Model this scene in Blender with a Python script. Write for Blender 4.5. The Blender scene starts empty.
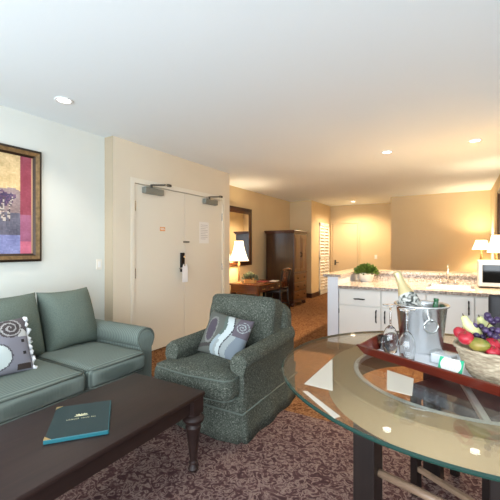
import bpy, bmesh, math, random
from mathutils import Vector, Matrix, noise
random.seed(7)
C = bpy.context.scene.collection
PI = math.pi
CEIL = 2.54

# ------------------------------------------------------------------ materials
def s2l(c):
    c = c / 255.0
    return c / 12.92 if c <= .04045 else ((c + .055) / 1.055) ** 2.4
def rgb(r, g, b): return (s2l(r), s2l(g), s2l(b), 1)
def new_mat(name):
    m = bpy.data.materials.new(name); m.use_nodes = True
    nt = m.node_tree
    return m, nt, nt.nodes['Principled BSDF']
def mat(name, col, rough=.5, metal=0, spec=.5, bump=0, bscale=200, var=0, vscale=8, coat=0):
    m, nt, p = new_mat(name)
    p.inputs['Base Color'].default_value = col
    p.inputs['Roughness'].default_value = rough
    p.inputs['Metallic'].default_value = metal
    p.inputs['Specular IOR Level'].default_value = spec
    p.inputs['Coat Weight'].default_value = coat
    tc = nt.nodes.new('ShaderNodeTexCoord')
    if bump:
        n = nt.nodes.new('ShaderNodeTexNoise'); n.inputs['Scale'].default_value = bscale
        nt.links.new(tc.outputs['Object'], n.inputs['Vector'])
        b = nt.nodes.new('ShaderNodeBump'); b.inputs['Strength'].default_value = bump
        b.inputs['Distance'].default_value = .004
        nt.links.new(n.outputs['Fac'], b.inputs['Height']); nt.links.new(b.outputs['Normal'], p.inputs['Normal'])
    if var:
        n = nt.nodes.new('ShaderNodeTexNoise'); n.inputs['Scale'].default_value = vscale
        n.inputs['Detail'].default_value = 4
        nt.links.new(tc.outputs['Object'], n.inputs['Vector'])
        r = nt.nodes.new('ShaderNodeValToRGB')
        r.color_ramp.elements[0].position = .3; r.color_ramp.elements[1].position = .7
        r.color_ramp.elements[0].color = [c * (1 - var) for c in col[:3]] + [1]
        r.color_ramp.elements[1].color = [min(1, c * (1 + var)) for c in col[:3]] + [1]
        nt.links.new(n.outputs['Fac'], r.inputs['Fac']); nt.links.new(r.outputs['Color'], p.inputs['Base Color'])
    return m
def ramp_mat(name, stops, scale, detail=3, distort=0, rough=.6, bump=0, stretch=None, tex='noise', spec=.4, interp='LINEAR', rnd=.5):
    m, nt, p = new_mat(name)
    p.inputs['Roughness'].default_value = rough; p.inputs['Specular IOR Level'].default_value = spec
    tc = nt.nodes.new('ShaderNodeTexCoord'); src = tc.outputs['Object']
    if stretch:
        mp = nt.nodes.new('ShaderNodeMapping'); mp.inputs['Scale'].default_value = stretch
        nt.links.new(src, mp.inputs['Vector']); src = mp.outputs['Vector']
    if tex == 'noise':
        n = nt.nodes.new('ShaderNodeTexNoise'); n.inputs['Detail'].default_value = detail
        n.inputs['Distortion'].default_value = distort; n.inputs['Roughness'].default_value = rnd; out = n.outputs['Fac']
    elif tex == 'voronoi':
        n = nt.nodes.new('ShaderNodeTexVoronoi'); out = n.outputs['Color']
    else:
        n = nt.nodes.new('ShaderNodeTexWave'); n.inputs['Distortion'].default_value = distort
        n.inputs['Detail'].default_value = detail; out = n.outputs['Fac']
    n.inputs['Scale'].default_value = scale
    nt.links.new(src, n.inputs['Vector'])
    r = nt.nodes.new('ShaderNodeValToRGB'); cr = r.color_ramp; cr.interpolation = interp
    while len(cr.elements) < len(stops): cr.elements.new(.5)
    for e, (pos, c) in zip(cr.elements, stops): e.position = pos; e.color = c
    nt.links.new(out, r.inputs['Fac']); nt.links.new(r.outputs['Color'], p.inputs['Base Color'])
    if bump:
        b = nt.nodes.new('ShaderNodeBump'); b.inputs['Strength'].default_value = bump; b.inputs['Distance'].default_value = .004
        nt.links.new(out, b.inputs['Height']); nt.links.new(b.outputs['Normal'], p.inputs['Normal'])
    return m
def vcol_mat(name, rough=.7):
    m, nt, p = new_mat(name)
    a = nt.nodes.new('ShaderNodeVertexColor'); a.layer_name = 'Pattern'
    nt.links.new(a.outputs['Color'], p.inputs['Base Color']); p.inputs['Roughness'].default_value = rough
    return m
def clear_mat(name, tint, ior=1.5, rough=0.0):
    m, nt, p = new_mat(name); nt.nodes.remove(p)
    out = nt.nodes['Material Output']
    t = nt.nodes.new('ShaderNodeBsdfTransparent'); t.inputs['Color'].default_value = tint
    g = nt.nodes.new('ShaderNodeBsdfGlossy'); g.inputs['Roughness'].default_value = rough
    f = nt.nodes.new('ShaderNodeFresnel'); f.inputs['IOR'].default_value = ior
    mx = nt.nodes.new('ShaderNodeMixShader')
    # the same reflectance on both faces of the sheet
    geo = nt.nodes.new('ShaderNodeNewGeometry'); k = nt.nodes.new('ShaderNodeMath'); k.operation = 'MULTIPLY_ADD'
    k.inputs[1].default_value = (1 / ior - ior); k.inputs[2].default_value = ior
    nt.links.new(geo.outputs['Backfacing'], k.inputs[0]); nt.links.new(k.outputs['Value'], f.inputs['IOR'])
    nt.links.new(f.outputs['Fac'], mx.inputs['Fac'])
    nt.links.new(t.outputs['BSDF'], mx.inputs[1]); nt.links.new(g.outputs['BSDF'], mx.inputs[2])
    nt.links.new(mx.outputs['Shader'], out.inputs['Surface'])
    return m
def emit_mat(name, col, strength, base=(.8, .8, .8, 1)):
    m, nt, p = new_mat(name)
    p.inputs['Base Color'].default_value = base
    p.inputs['Emission Color'].default_value = col; p.inputs['Emission Strength'].default_value = strength
    return m

M = {}
M['wall_cool'] = ramp_mat('pale_wall', [(.35, rgb(218, 221, 215)), (.65, rgb(223, 226, 220))], 1.2, rough=.85)
M['wall_beige'] = ramp_mat('beige_wall', [(.35, rgb(220, 210, 189)), (.65, rgb(225, 215, 195))], 1.2, rough=.85)
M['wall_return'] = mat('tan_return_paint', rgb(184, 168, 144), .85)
M['wall_tan'] = ramp_mat('tan_wall', [(.35, rgb(216, 194, 154)), (.65, rgb(220, 199, 160))], 1.2, rough=.85)
M['ceiling'] = mat('ceiling_paint', rgb(238, 245, 247), .9, bump=.15, bscale=90)
M['door'] = mat('door_paint', rgb(230, 224, 208), .55)
M['door_tan'] = mat('far_door_paint', rgb(214, 190, 152), .6)
M['louver'] = mat('louver_paint', rgb(242, 238, 228), .5)
M['dark_base'] = mat('dark_baseboard', rgb(70, 42, 28), .5)
M['brown_base'] = mat('brown_baseboard', rgb(120, 92, 66), .6)
M['cream_base'] = mat('cream_baseboard', rgb(220, 208, 190), .6)
M['carpet'] = ramp_mat('carpet', [(.34, rgb(68, 47, 47)), (.45, rgb(84, 59, 58)), (.51, rgb(112, 88, 84)), (.57, rgb(144, 122, 113)), (.64, rgb(88, 63, 61))],
                       19, 4, 2.4, rough=.95, bump=.5, spec=.1)
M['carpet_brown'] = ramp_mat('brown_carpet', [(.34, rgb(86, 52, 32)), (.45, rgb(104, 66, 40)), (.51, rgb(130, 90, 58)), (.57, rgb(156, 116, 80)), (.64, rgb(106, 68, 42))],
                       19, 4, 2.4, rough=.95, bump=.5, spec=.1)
def wood(name, a, b, rough=.3, coat=.3, stretch=(1, 14, 14), scale=2.2):
    m = ramp_mat(name, [(.3, a), (.7, b)], scale, 5, .6, rough=rough, stretch=stretch)
    m.node_tree.nodes['Principled BSDF'].inputs['Coat Weight'].default_value = coat
    m.node_tree.nodes['Principled BSDF'].inputs['Coat Roughness'].default_value = .2
    return m
M['espresso'] = wood('espresso_wood', rgb(33, 19, 16), rgb(45, 28, 24), .5, 0, (14, 1, 14))
M['mahogany'] = wood('mahogany_wood', rgb(58, 26, 14), rgb(92, 46, 24), .3, .4)
M['cherry'] = wood('cherry_wood', rgb(92, 48, 22), rgb(124, 70, 32), .25, .4)
M['armoire'] = wood('armoire_wood', rgb(42, 24, 12), rgb(62, 36, 18), .3, .2, (14, 14, 1))
M['armoire_lit_front'] = wood('armoire_lit_front_wood', rgb(92, 56, 22), rgb(118, 75, 32), .35, .2, (14, 14, 1))  # lighter and yellower than the body: warm lamplight put into the front colour
M['black_wood'] = wood('black_wood', rgb(20, 15, 14), rgb(32, 24, 21), .35, .2, (14, 14, 1))
M['rail_wood'] = wood('rail_wood', rgb(120, 96, 78), rgb(150, 124, 102), .4, .2)
M['tray_wood'] = wood('tray_wood', rgb(84, 26, 16), rgb(116, 40, 24), .28, .4)
M['tan_lacquer'] = mat('tan_lacquer', rgb(152, 130, 98), .45, var=.05, vscale=6)
M['sage'] = ramp_mat('sage_rib', [(.2, rgb(95, 105, 99)), (.8, rgb(121, 131, 124))], 60, 1, .4, rough=.9, bump=.35, tex='wave', spec=.2, stretch=(.25, 1, .25))
M['sage_back'] = ramp_mat('sage_weave', [(.35, rgb(96, 107, 99)), (.65, rgb(112, 123, 113))], 170, 2, .2, rough=.9, bump=.35, spec=.2)
M['chenille'] = ramp_mat('chenille', [(.36, rgb(54, 58, 51)), (.5, rgb(76, 80, 72)), (.6, rgb(90, 94, 85)), (.66, rgb(122, 124, 114))], 125, 3, .8, rough=.95, bump=.6, spec=.2)
M['piping'] = mat('piping', rgb(94, 102, 94), .9)
M['teal'] = mat('teal_leatherette', rgb(10, 44, 48), .55, bump=.2, bscale=260)
M['teal_edge'] = mat('teal_binding', rgb(24, 96, 106), .4)
M['gold'] = mat('brass', rgb(222, 196, 140), .3, 1)
M['gilt'] = mat('gilt_print', rgb(206, 198, 160), .5)
M['card'] = mat('white_card', rgb(250, 250, 250), .5)
M['page'] = mat('paper', rgb(240, 238, 232), .8)
M['cream_reflection'] = mat('reflection_cream', rgb(206, 196, 180), .8)  # flat colour for the pale reflections in the glass tabletop
M['white_gloss'] = mat('white_gloss', rgb(242, 242, 240), .3)
M['cab'] = mat('cabinet_paint', rgb(232, 231, 224), .4)
M['pony'] = mat('half_wall_paint', rgb(226, 230, 236), .6)
M['gap'] = mat('shadow_gap', rgb(60, 56, 52), .8)
M['iron'] = mat('wrought_iron', rgb(38, 36, 36), .4, .7)
M['granite'] = ramp_mat('granite', [(.33, rgb(78, 70, 66)), (.43, rgb(126, 114, 104)), (.53, rgb(176, 162, 150)), (.65, rgb(206, 196, 184))], 48, 5, .3, rough=.15, rnd=.75)
M['chrome'] = mat('chrome', rgb(226, 226, 226), .08, 1)
M['steel'] = mat('brushed_steel', rgb(200, 200, 198), .2, 1)
M['bucket_steel'] = mat('polished_bucket_steel', rgb(238, 238, 238), .24, 1)
M['satin'] = mat('satin_metal', rgb(214, 216, 214), .35, .5)
M['closer'] = mat('closer_grey', rgb(134, 137, 130), .45, .4)
M['arm_metal'] = mat('closer_arm', rgb(88, 84, 76), .4, .6)
M['silver_plastic'] = mat('silver_plastic', rgb(196, 194, 188), .35, .3)
M['black_glass'] = mat('black_glass', rgb(16, 17, 19), .06)
M['slate'] = mat('slate_leatherette', rgb(66, 70, 82), .45, bump=.15)
M['black_leather'] = mat('black_leather', rgb(36, 31, 33), .45, bump=.15)
M['mirror'] = mat('mirror_glass', (.9, .9, .9, 1), .02, 1)
M['frame_wood'] = wood('walnut_frame', rgb(58, 32, 18), rgb(82, 48, 28), .35, .3)
M['bronze'] = mat('antique_bronze', rgb(140, 114, 80), .35, .6, var=.3, vscale=30)
M['bronze_dark'] = mat('dark_bronze', rgb(58, 42, 32), .4, .4)
M['glass_top'] = clear_mat('clear_glass', (.94, .96, .945, 1), 1.5)
M['glass_edge'] = mat('glass_edge', rgb(24, 54, 47), .1)
M['crystal'], nt_, p_ = new_mat('crystal')
p_.inputs['Transmission Weight'].default_value = 1; p_.inputs['Roughness'].default_value = .01; p_.inputs['IOR'].default_value = 1.5
p_.inputs['Base Color'].default_value = (1, 1, 1, 1)
M['linen'] = mat('linen', rgb(238, 240, 244), .9, bump=.3, bscale=120)
M['clear_pack'] = clear_mat('clear_wrap', (.93, .94, .94, 1), 1.6, .08)
M['green_glass'] = mat('green_glass', rgb(34, 92, 52), .08, coat=.5)
M['champ_body'] = mat('dark_bottle_glass', rgb(26, 36, 24), .08, coat=.5)
M['gold_foil'] = mat('gold_foil', rgb(226, 208, 158), .38, .55, bump=.3, bscale=70)
M['bottle_label'] = ramp_mat('bottle_label', [(.40, rgb(206, 204, 196)), (.60, rgb(58, 60, 56))], 40, 2, 1.0, rough=.5)
M['wicker'] = ramp_mat('wicker', [(.3, rgb(138, 120, 98)), (.7, rgb(196, 180, 154))], 26, 3, .4, rough=.7, bump=.3, stretch=(1, 1, 4))
M['apple'] = ramp_mat('apple_skin', [(.35, rgb(150, 18, 34)), (.6, rgb(184, 46, 60)), (.75, rgb(206, 130, 106))], 16, 3, .5, rough=.3)
M['mango'] = ramp_mat('mango_skin', [(.35, rgb(92, 108, 38)), (.65, rgb(150, 128, 62))], 18, 2, .3, rough=.35)
M['pear'] = ramp_mat('pear_skin', [(.35, rgb(206, 206, 136)), (.65, rgb(224, 220, 164))], 24, 3, .3, rough=.4)
M['grape'] = ramp_mat('grape_skin', [(.35, rgb(44, 30, 56)), (.7, rgb(86, 66, 104))], 40, 2, .3, rough=.3)
M['kiwi'] = mat('kiwi_skin', rgb(138, 112, 76), .8, bump=.5, bscale=300)
M['stem'] = mat('fruit_stem', rgb(92, 74, 42), .8)
M['pack_green'] = mat('pack_green', rgb(38, 166, 122), .4)
M['leaf'] = ramp_mat('leaf', [(.3, rgb(48, 74, 26)), (.7, rgb(100, 122, 50))], 60, 2, rough=.5)
M['leaf_grey'] = ramp_mat('grey_leaf', [(.3, rgb(74, 86, 66)), (.7, rgb(122, 130, 104))], 50, 2, rough=.6)
M['soil'] = mat('soil', rgb(54, 40, 30), .95)
M['pot'] = mat('white_ceramic', rgb(240, 236, 228), .35)
M['box_wood'] = wood('blond_box', rgb(196, 146, 82), rgb(220, 174, 104), .45, .1)
M['shade'] = emit_mat('lamp_shade_glow', (1, .82, .56, 1), 2.0, rgb(245, 232, 205))
M['down_lens'] = emit_mat('downlight_lens', (1, .93, .82, 1), 8)
M['amber'] = mat('amber_glass', rgb(206, 160, 110), .15, .3)
M['red_book'] = mat('red_cover', rgb(120, 42, 36), .5)
M['orange'] = mat('orange_print', rgb(224, 148, 62), .6)
M['grey_print'] = mat('grey_print', rgb(196, 194, 190), .8)
M['pattern'] = vcol_mat('woven_pattern', .85)
M['paint'] = vcol_mat('painted_print', .35)
M['switch'] = mat('switch_plastic', rgb(236, 232, 222), .4)

# ------------------------------------------------------------------ mesh helpers
def link(name, bm, material, parent=None, smooth=False, loc=None, rot=None):
    me = bpy.data.meshes.new(name); bm.normal_update(); bm.to_mesh(me); bm.free()
    o = bpy.data.objects.new(name, me); C.objects.link(o)
    for m in (material if isinstance(material, (list, tuple)) else [material]): me.materials.append(m)
    if smooth:
        for p in me.polygons: p.use_smooth = True
        if smooth == 'auto':
            me.set_sharp_from_angle(angle=math.radians(38))
    if parent: o.parent = parent
    if loc: o.location = loc
    if rot: o.rotation_euler = rot
    return o
def tag(o, label, cat, group=None):
    o['label'] = label; o['category'] = cat
    if group: o['group'] = group
    return o
def thing(name, label, cat, loc=(0, 0, 0), rz=0, group=None):
    o = bpy.data.objects.new(name, None); C.objects.link(o)
    o.location = loc; o.rotation_euler = (0, 0, rz); o.empty_display_size = .05
    return tag(o, label, cat, group)
def struct(o): o['kind'] = 'structure'; return o
def box(bm, x0, x1, y0, y1, z0, z1, bev=0, seg=2, mi=0, mtx=None):
    v = [bm.verts.new((x, y, z)) for x in (x0, x1) for y in (y0, y1) for z in (z0, z1)]
    fs = [bm.faces.new([v[i] for i in q]) for q in ((0, 1, 3, 2), (4, 6, 7, 5), (0, 4, 5, 1), (2, 3, 7, 6), (0, 2, 6, 4), (1, 5, 7, 3))]
    for f in fs: f.material_index = mi
    if bev:
        es = set(e for f in fs for e in f.edges)
        r = bmesh.ops.bevel(bm, geom=list(es), offset=bev, segments=seg, affect='EDGES', profile=.5)
        v = list(set(v_ for f in r['faces'] for v_ in f.verts) | set(x for x in v if x.is_valid))
        for f in r['faces']: f.material_index = mi
    if mtx is not None: bmesh.ops.transform(bm, matrix=mtx, verts=[x for x in v if x.is_valid])
    return bm
def B(x0, x1, y0, y1, z0, z1, bev=0, seg=2): return box(bmesh.new(), x0, x1, y0, y1, z0, z1, bev, seg)
def lathe(bm, prof, n=32, cx=0, cy=0, mi=0, cap=True):
    rings = []
    for r, z in prof:
        if r < 1e-5: rings.append([bm.verts.new((cx, cy, z))])
        else: rings.append([bm.verts.new((cx + r * math.cos(2 * PI * k / n), cy + r * math.sin(2 * PI * k / n), z)) for k in range(n)])
    for a, b in zip(rings, rings[1:]):
        for k in range(n):
            k2 = (k + 1) % n
            if len(a) == 1 and len(b) == 1: continue
            if len(a) == 1: f = bm.faces.new((a[0], b[k2], b[k]))
            elif len(b) == 1: f = bm.faces.new((a[k], a[k2], b[0]))
            else: f = bm.faces.new((a[k], a[k2], b[k2], b[k]))
            f.material_index = mi
    if cap:
        if len(rings[0]) > 1: bm.faces.new(rings[0][::-1]).material_index = mi
        if len(rings[-1]) > 1: bm.faces.new(rings[-1]).material_index = mi
    return bm
def L(prof, n=32, cap=True): return lathe(bmesh.new(), prof, n, cap=cap)
def tube(bm, pts, r, n=10, mi=0):
    pts = [Vector(p) for p in pts]; rs = r if isinstance(r, (list, tuple)) else [r] * len(pts)
    rings = []
    up = Vector((0, 0, 1))
    for i, p in enumerate(pts):
        d = (pts[min(i + 1, len(pts) - 1)] - pts[max(i - 1, 0)]).normalized()
        a = d.cross(up)
        if a.length < .05: a = d.cross(Vector((1, 0, 0)))
        a.normalize(); b = d.cross(a)
        rings.append([bm.verts.new(p + rs[i] * (a * math.cos(2 * PI * k / n) + b * math.sin(2 * PI * k / n))) for k in range(n)])
    for A, Bq in zip(rings, rings[1:]):
        for k in range(n): bm.faces.new((A[k], A[(k + 1) % n], Bq[(k + 1) % n], Bq[k])).material_index = mi
    bm.faces.new(rings[0][::-1]); bm.faces.new(rings[-1])
    bmesh.ops.recalc_face_normals(bm, faces=bm.faces[:])
    return bm
def T(pts, r, n=10): return tube(bmesh.new(), pts, r, n)
def puffy(hx, hy, hz, r, bulge=(0, 0, 0), n=14, wob=0, seed=0):
    """rounded cushion with crowned faces, centred at the origin"""
    bm = bmesh.new(); idx = {}
    def vert(p):
        k = tuple(round(c, 5) for c in p)
        if k in idx: return idx[k]
        x, y, z = p; h = (hx, hy, hz)
        q = [c * hh for c, hh in zip(p, h)]
        core = [max(-(hh - r), min(hh - r, c)) for c, hh in zip(q, h)]
        d = Vector([a - b for a, b in zip(q, core)])
        if d.length > 1e-9: q = Vector(core) + d.normalized() * r
        q = Vector(q)
        q.x += bulge[0] * x * (1 - y * y) * (1 - z * z)
        q.y += bulge[1] * y * (1 - x * x) * (1 - z * z)
        q.z += bulge[2] * z * (1 - x * x) * (1 - y * y)
        if wob:
            q += wob * noise.noise_vector(q * 6 + Vector((seed * 7.1, seed * 3.3, seed)))
        v = bm.verts.new(q); idx[k] = v; return v
    g = [-1 + 2 * i / n for i in range(n + 1)]
    g = [math.copysign(abs(t) ** .8, t) for t in g]
    for ax in range(3):
        for s in (-1, 1):
            for i in range(n):
                for j in range(n):
                    qd = []
                    for (a, b) in ((i, j), (i + 1, j), (i + 1, j + 1), (i, j + 1)):
                        p = [0, 0, 0]; p[ax] = s; p[(ax + 1) % 3] = g[a]; p[(ax + 2) % 3] = g[b]; qd.append(vert(p))
                    if s < 0: qd.reverse()
                    bm.faces.new(qd)
    return bm
def pillow(w, h, th, colour=None, n=56, pinch=.9):
    """knife-edge throw pillow in the XZ plane (front is -Y), colours by (u,v) in -1..1"""
    bm = bmesh.new(); lay = bm.loops.layers.color.new('Pattern') if colour else None
    grids = {}
    for s in (-1, 1):
        for i in range(n + 1):
            for j in range(n + 1):
                u, v = -1 + 2 * i / n, -1 + 2 * j / n
                edge = i in (0, n) or j in (0, n)
                if s == 1 and edge: grids[s, i, j] = grids[-1, i, j]; continue
                t = ((1 - u * u) * (1 - v * v)) ** .42 * th / 2
                k = 1 - .07 * (1 - v * v) * abs(u) ** 2; k2 = 1 - .07 * (1 - u * u) * abs(v) ** 2
                wr = .006 * noise.noise(Vector((u * 2.2, v * 2.2, s * 3)))
                grids[s, i, j] = bm.verts.new((u * w / 2 * k, s * (t + (wr if not edge else 0)), v * h / 2 * k2))
    for s in (-1, 1):
        for i in range(n):
            for j in range(n):
                q = [grids[s, i, j], grids[s, i + 1, j], grids[s, i + 1, j + 1], grids[s, i, j + 1]]
                if s == 1: q.reverse()
                f = bm.faces.new(q)
                if lay:
                    c = colour(-1 + 2 * (i + .5) / n, -1 + 2 * (j + .5) / n)
                    for lp in f.loops: lp[lay] = c
    return bm
def prism(bm, poly, z0, z1, mi=0):
    a = [bm.verts.new((x, y, z0)) for x, y in poly]; b = [bm.verts.new((x, y, z1)) for x, y in poly]
    n = len(poly)
    bm.faces.new(a[::-1]).material_index = mi; bm.faces.new(b).material_index = mi
    for k in range(n): bm.faces.new((a[k], a[(k + 1) % n], b[(k + 1) % n], b[k])).material_index = mi
    bmesh.ops.recalc_face_normals(bm, faces=bm.faces[:])
    return bm
def lin(r, g, b): return (r / 255, g / 255, b / 255, 1)   # colour layers are stored as sRGB bytes
def copy_tree(o, parent=None):
    c = o.copy(); C.objects.link(c)
    if parent: c.parent = parent
    for ch in list(o.children): copy_tree(ch, c)
    return c

# ------------------------------------------------------------------ the room
LX, EX, MX, CX, RX = -3.41, -3.272, -3.86, -3.25, .62      # left wall, entry wall, mirror wall, closet wall, right wall
EY0, EY1, DY, FY, KY = 2.558, 4.862, 8.62, 10.2, 9.06
BACK = -1.6
struct(link('floor', B(-4.1, 3.1, BACK - .1, EY0, -.1, 0), M['carpet']))
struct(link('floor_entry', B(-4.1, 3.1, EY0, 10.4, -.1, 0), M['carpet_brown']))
o = link('ceiling', B(-4.1, 3.1, BACK - .1, 10.4, CEIL, CEIL + .1), M['ceiling']); struct(o)
struct(link('wall_left', B(LX - .15, LX, BACK, EY0, 0, CEIL), M['wall_cool']))
# entry wall with an opening for the pair of doors
bm = bmesh.new()
D0, D1, DM, DT = 2.86, 4.66, 3.755, 2.07
box(bm, EX - .45, EX, EY0, D0, 0, CEIL); box(bm, EX - .45, EX, D1, EY1, 0, CEIL); box(bm, EX - .45, EX, D0, D1, DT, CEIL)
box(bm, EX - .45, EX - .10, D0, D1, 0, DT)
struct(link('wall_entry', bm, M['wall_beige']))
struct(link('wall_mirror', B(MX - .15, MX, EY1 - .1, DY, 0, CEIL), M['wall_tan']))
struct(link('wall_alcove', B(MX - .15, CX, DY, DY + .1, 0, CEIL), M['wall_tan']))
struct(link('wall_closet', B(CX - .1, CX, DY + .1, FY, 0, CEIL), M['wall_tan']))
struct(link('wall_far', B(CX - .1, -1.3, FY, FY + .1, 0, CEIL), M['wall_tan']))
struct(link('wall_kitchen', B(-1.385, RX + .1, KY, FY, 0, CEIL), M['wall_tan']))
struct(link('wall_right', B(RX, RX + .1, 4.3, KY, 0, CEIL), M['wall_tan']))
struct(link('wall_side', B(RX + .1, 2.9, 4.3, 4.4, 0, CEIL), M['wall_cool']))
struct(link('wall_dining', B(2.8, 2.9, BACK, 4.3, 0, CEIL), M['wall_cool']))
# window wall behind the viewer: a wide glazed balcony opening
bm = bmesh.new()
box(bm, LX, -3.0, BACK - .1, BACK, 0, CEIL); box(bm, 2.4, 2.9, BACK - .1, BACK, 0, CEIL); box(bm, -3.0, 2.4, BACK - .1, BACK, 2.35, CEIL)
struct(link('wall_window', bm, M['wall_cool']))
bm = bmesh.new()
for x in (-3.0, -1.25, .55, 2.32): box(bm, x, x + .08, BACK - .08, BACK - .02, .02, 2.33)
box(bm, -3.0, 2.4, BACK - .08, BACK - .02, 0, .06); box(bm, -3.0, 2.4, BACK - .08, BACK - .02, 2.29, 2.35)
struct(link('window_1', bm, M['white_gloss']))
struct(link('baseboard_left', B(LX, LX + .012, BACK, EY0, 0, .09), M['cream_base']))
bm = bmesh.new(); box(bm, EX, EX + .012, EY0, D0 - .05, 0, .09); box(bm, EX, EX + .012, D1 + .05, EY1, 0, .09)
struct(link('baseboard_entry', bm, M['cream_base']))
bm = bmesh.new(); box(bm, MX, CX, DY - .014, DY, 0, .12); box(bm, CX, CX + .014, DY, 9.17, 0, .12); box(bm, MX, MX + .014, EY1, DY, 0, .12)
struct(link('baseboard_alcove', bm, M['dark_base']))
bm = bmesh.new(); box(bm, -2.38, -1.385, FY - .014, FY, 0, .12); box(bm, -1.385, RX, KY - .014, KY, 0, .12)
struct(link('baseboard_far', bm, M['dark_base']))
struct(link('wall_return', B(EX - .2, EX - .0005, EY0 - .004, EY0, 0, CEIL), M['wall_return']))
# entry door frame and its two leaves
bm = bmesh.new()
box(bm, EX, EX + .006, D0 - .06, D0, 0, DT + .06, .004); box(bm, EX, EX + .006, D1, D1 + .06, 0, DT + .06, .004)
box(bm, EX, EX + .006, D0, D1, DT, DT + .06, .004)
struct(link('trim_1', bm, M['door']))
def entry_leaf(name, y0, y1, hinge_y, cy0, arm_dir):
    d = struct(link(name, B(EX - .06, EX - .012, y0, y1, .012, DT - .005, .003), M['door']))
    for z in (.25, 1.0, 1.80):
        link('hinge', B(EX - .018, EX + .004, hinge_y - .012, hinge_y + .012, z - .06, z + .06, .003), M['steel'], d)
    cl = link('door_closer', B(EX - .012, EX + .055, cy0, cy0 + .31, DT - .105, DT - .03, .008), M['closer'], d)
    bm = tube(bmesh.new(), [(EX + .03, cy0 + .12, DT - .03), (EX + .03, cy0 + .12, DT + .005)], .014)
    tube(bm, [(EX + .03, cy0 + .10, DT + .004), (EX + .11, cy0 + .26, DT + .02)], .009)
    tube(bm, [(EX + .11, cy0 + .26, DT + .024), (EX + .02, cy0 + .43, DT + .05)], .008)
    box(bm, EX + .002, EX + .03, cy0 + .41, cy0 + .47, DT + .035, DT + .065)
    link('closer_arm', bm, M['arm_metal'], cl)
    return d
d1 = entry_leaf('door_1', D0 + .004, DM - .003, D0 + .004, 2.98, 1)
d2 = entry_leaf('door_2', DM + .003, D1 - .004, D1 - .004, 4.15, 1)
# lock with lever, peephole, flush label
bm = B(EX - .012, EX + .012, 3.655, 3.735, .97, 1.235, .008)
lk = link('lock_plate', bm, M['iron'], d1)
bm = tube(bmesh.new(), [(EX + .01, 3.695, 1.03), (EX + .06, 3.695, 1.03)], .012)
tube(bm, [(EX + .055, 3.70, 1.03), (EX + .06, 3.57, 1.025)], .011)
link('lever_handle', bm, M['steel'], lk)
link('deadbolt_knob', T([(EX + .01, 3.695, 1.18), (EX + .035, 3.695, 1.18)], .016, 14), M['steel'], lk)
bm = box(bmesh.new(), EX - .012, EX + .012, 3.725, 3.752, 1.375, 1.395); box(bm, EX - .012, EX + .014, 3.758, 3.83, 1.375, 1.395, .004)
link('swing_latch', bm, M['arm_metal'], d2)
# things hung and stuck on the doors
hx = EX + .068
bm = bmesh.new()
prism(bm, [(-.055, 0), (.055, 0), (.055, .19), (.04, .235), (.018, .25), (.018, .22), (-.018, .22), (-.018, .25), (-.04, .235), (-.055, .19)], 0, .003)
bmesh.ops.transform(bm, matrix=Matrix.Translation((hx + .004, 3.665, .835)) @ Matrix.Rotation(PI / 2, 4, 'Z') @ Matrix.Rotation(PI / 2, 4, 'X'), verts=bm.verts[:])
t = link('door_hanger', bm, M['card']); tag(t, 'white card hanger hooked over the lever handle of the entry door', 'door hanger')
t = thing('door_notice', 'white printed notice sheet taped on the right leaf of the entry doors', 'notice', (EX - .0115, 4.19, 1.53))
link('sheet', B(0, .002, -.115, .115, -.16, .16), M['page'], t)
bm = bmesh.new()
for i in range(9): box(bm, .002, .0026, -.085, .085 - (.05 if i % 3 == 2 else .0), .11 - i * .026, .118 - i * .026)
link('printed_lines', bm, M['grey_print'], t)
t = thing('door_sticker', 'small orange and yellow sticker on the left leaf of the entry doors', 'sticker', (EX - .0115, 3.325, 1.545))
link('sticker_back', B(0, .002, -.045, .045, -.025, .025), M['orange'], t)
bm = bmesh.new(); box(bm, .002, .0026, -.04, .03, .005, .014); box(bm, .002, .0026, -.035, .04, -.012, -.003)
link('sticker_print', bm, M['page'], t)
# wall switches
def switch(loc, rz, label):
    t = thing('light_switch', label, 'light switch', loc, rz)
    link('switch_plate', B(-.036, .036, -.006, 0, -.058, .058, .003), M['switch'], t)
    link('rocker', B(-.016, .016, -.010, -.006, -.032, .032, .002), M['white_gloss'], t)
switch((LX, 2.482, 1.12), PI / 2, 'white light switch on the pale left wall beside the entry recess')
switch((-1.95, FY, 1.05), 0, 'white light switch on the far tan wall right of the plain door')
# far door
fd = struct(link('door_3', B(-3.16, -2.45, FY - .03, FY - .002, .01, 2.0, .003), M['door_tan']))
bm = tube(bmesh.new(), [(-3.09, FY - .03, .88), (-3.09, FY - .07, .88)], .014); tube(bm, [(-3.09, FY - .068, .88), (-2.98, FY - .068, .875)], .011)
link('lever_handle', bm, M['arm_metal'], fd)
link('lock_plate', B(-3.115, -3.065, FY - .036, FY - .028, .80, .95, .003), M['arm_metal'], fd)
bm = bmesh.new(); box(bm, -3.23, -3.17, FY - .045, FY, 0, 2.07, .004); box(bm, -2.44, -2.38, FY - .045, FY, 0, 2.07, .004); box(bm, -3.17, -2.44, FY - .045, FY, 2.01, 2.07, .004)
struct(link('trim_2', bm, M['door_tan']))
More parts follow.
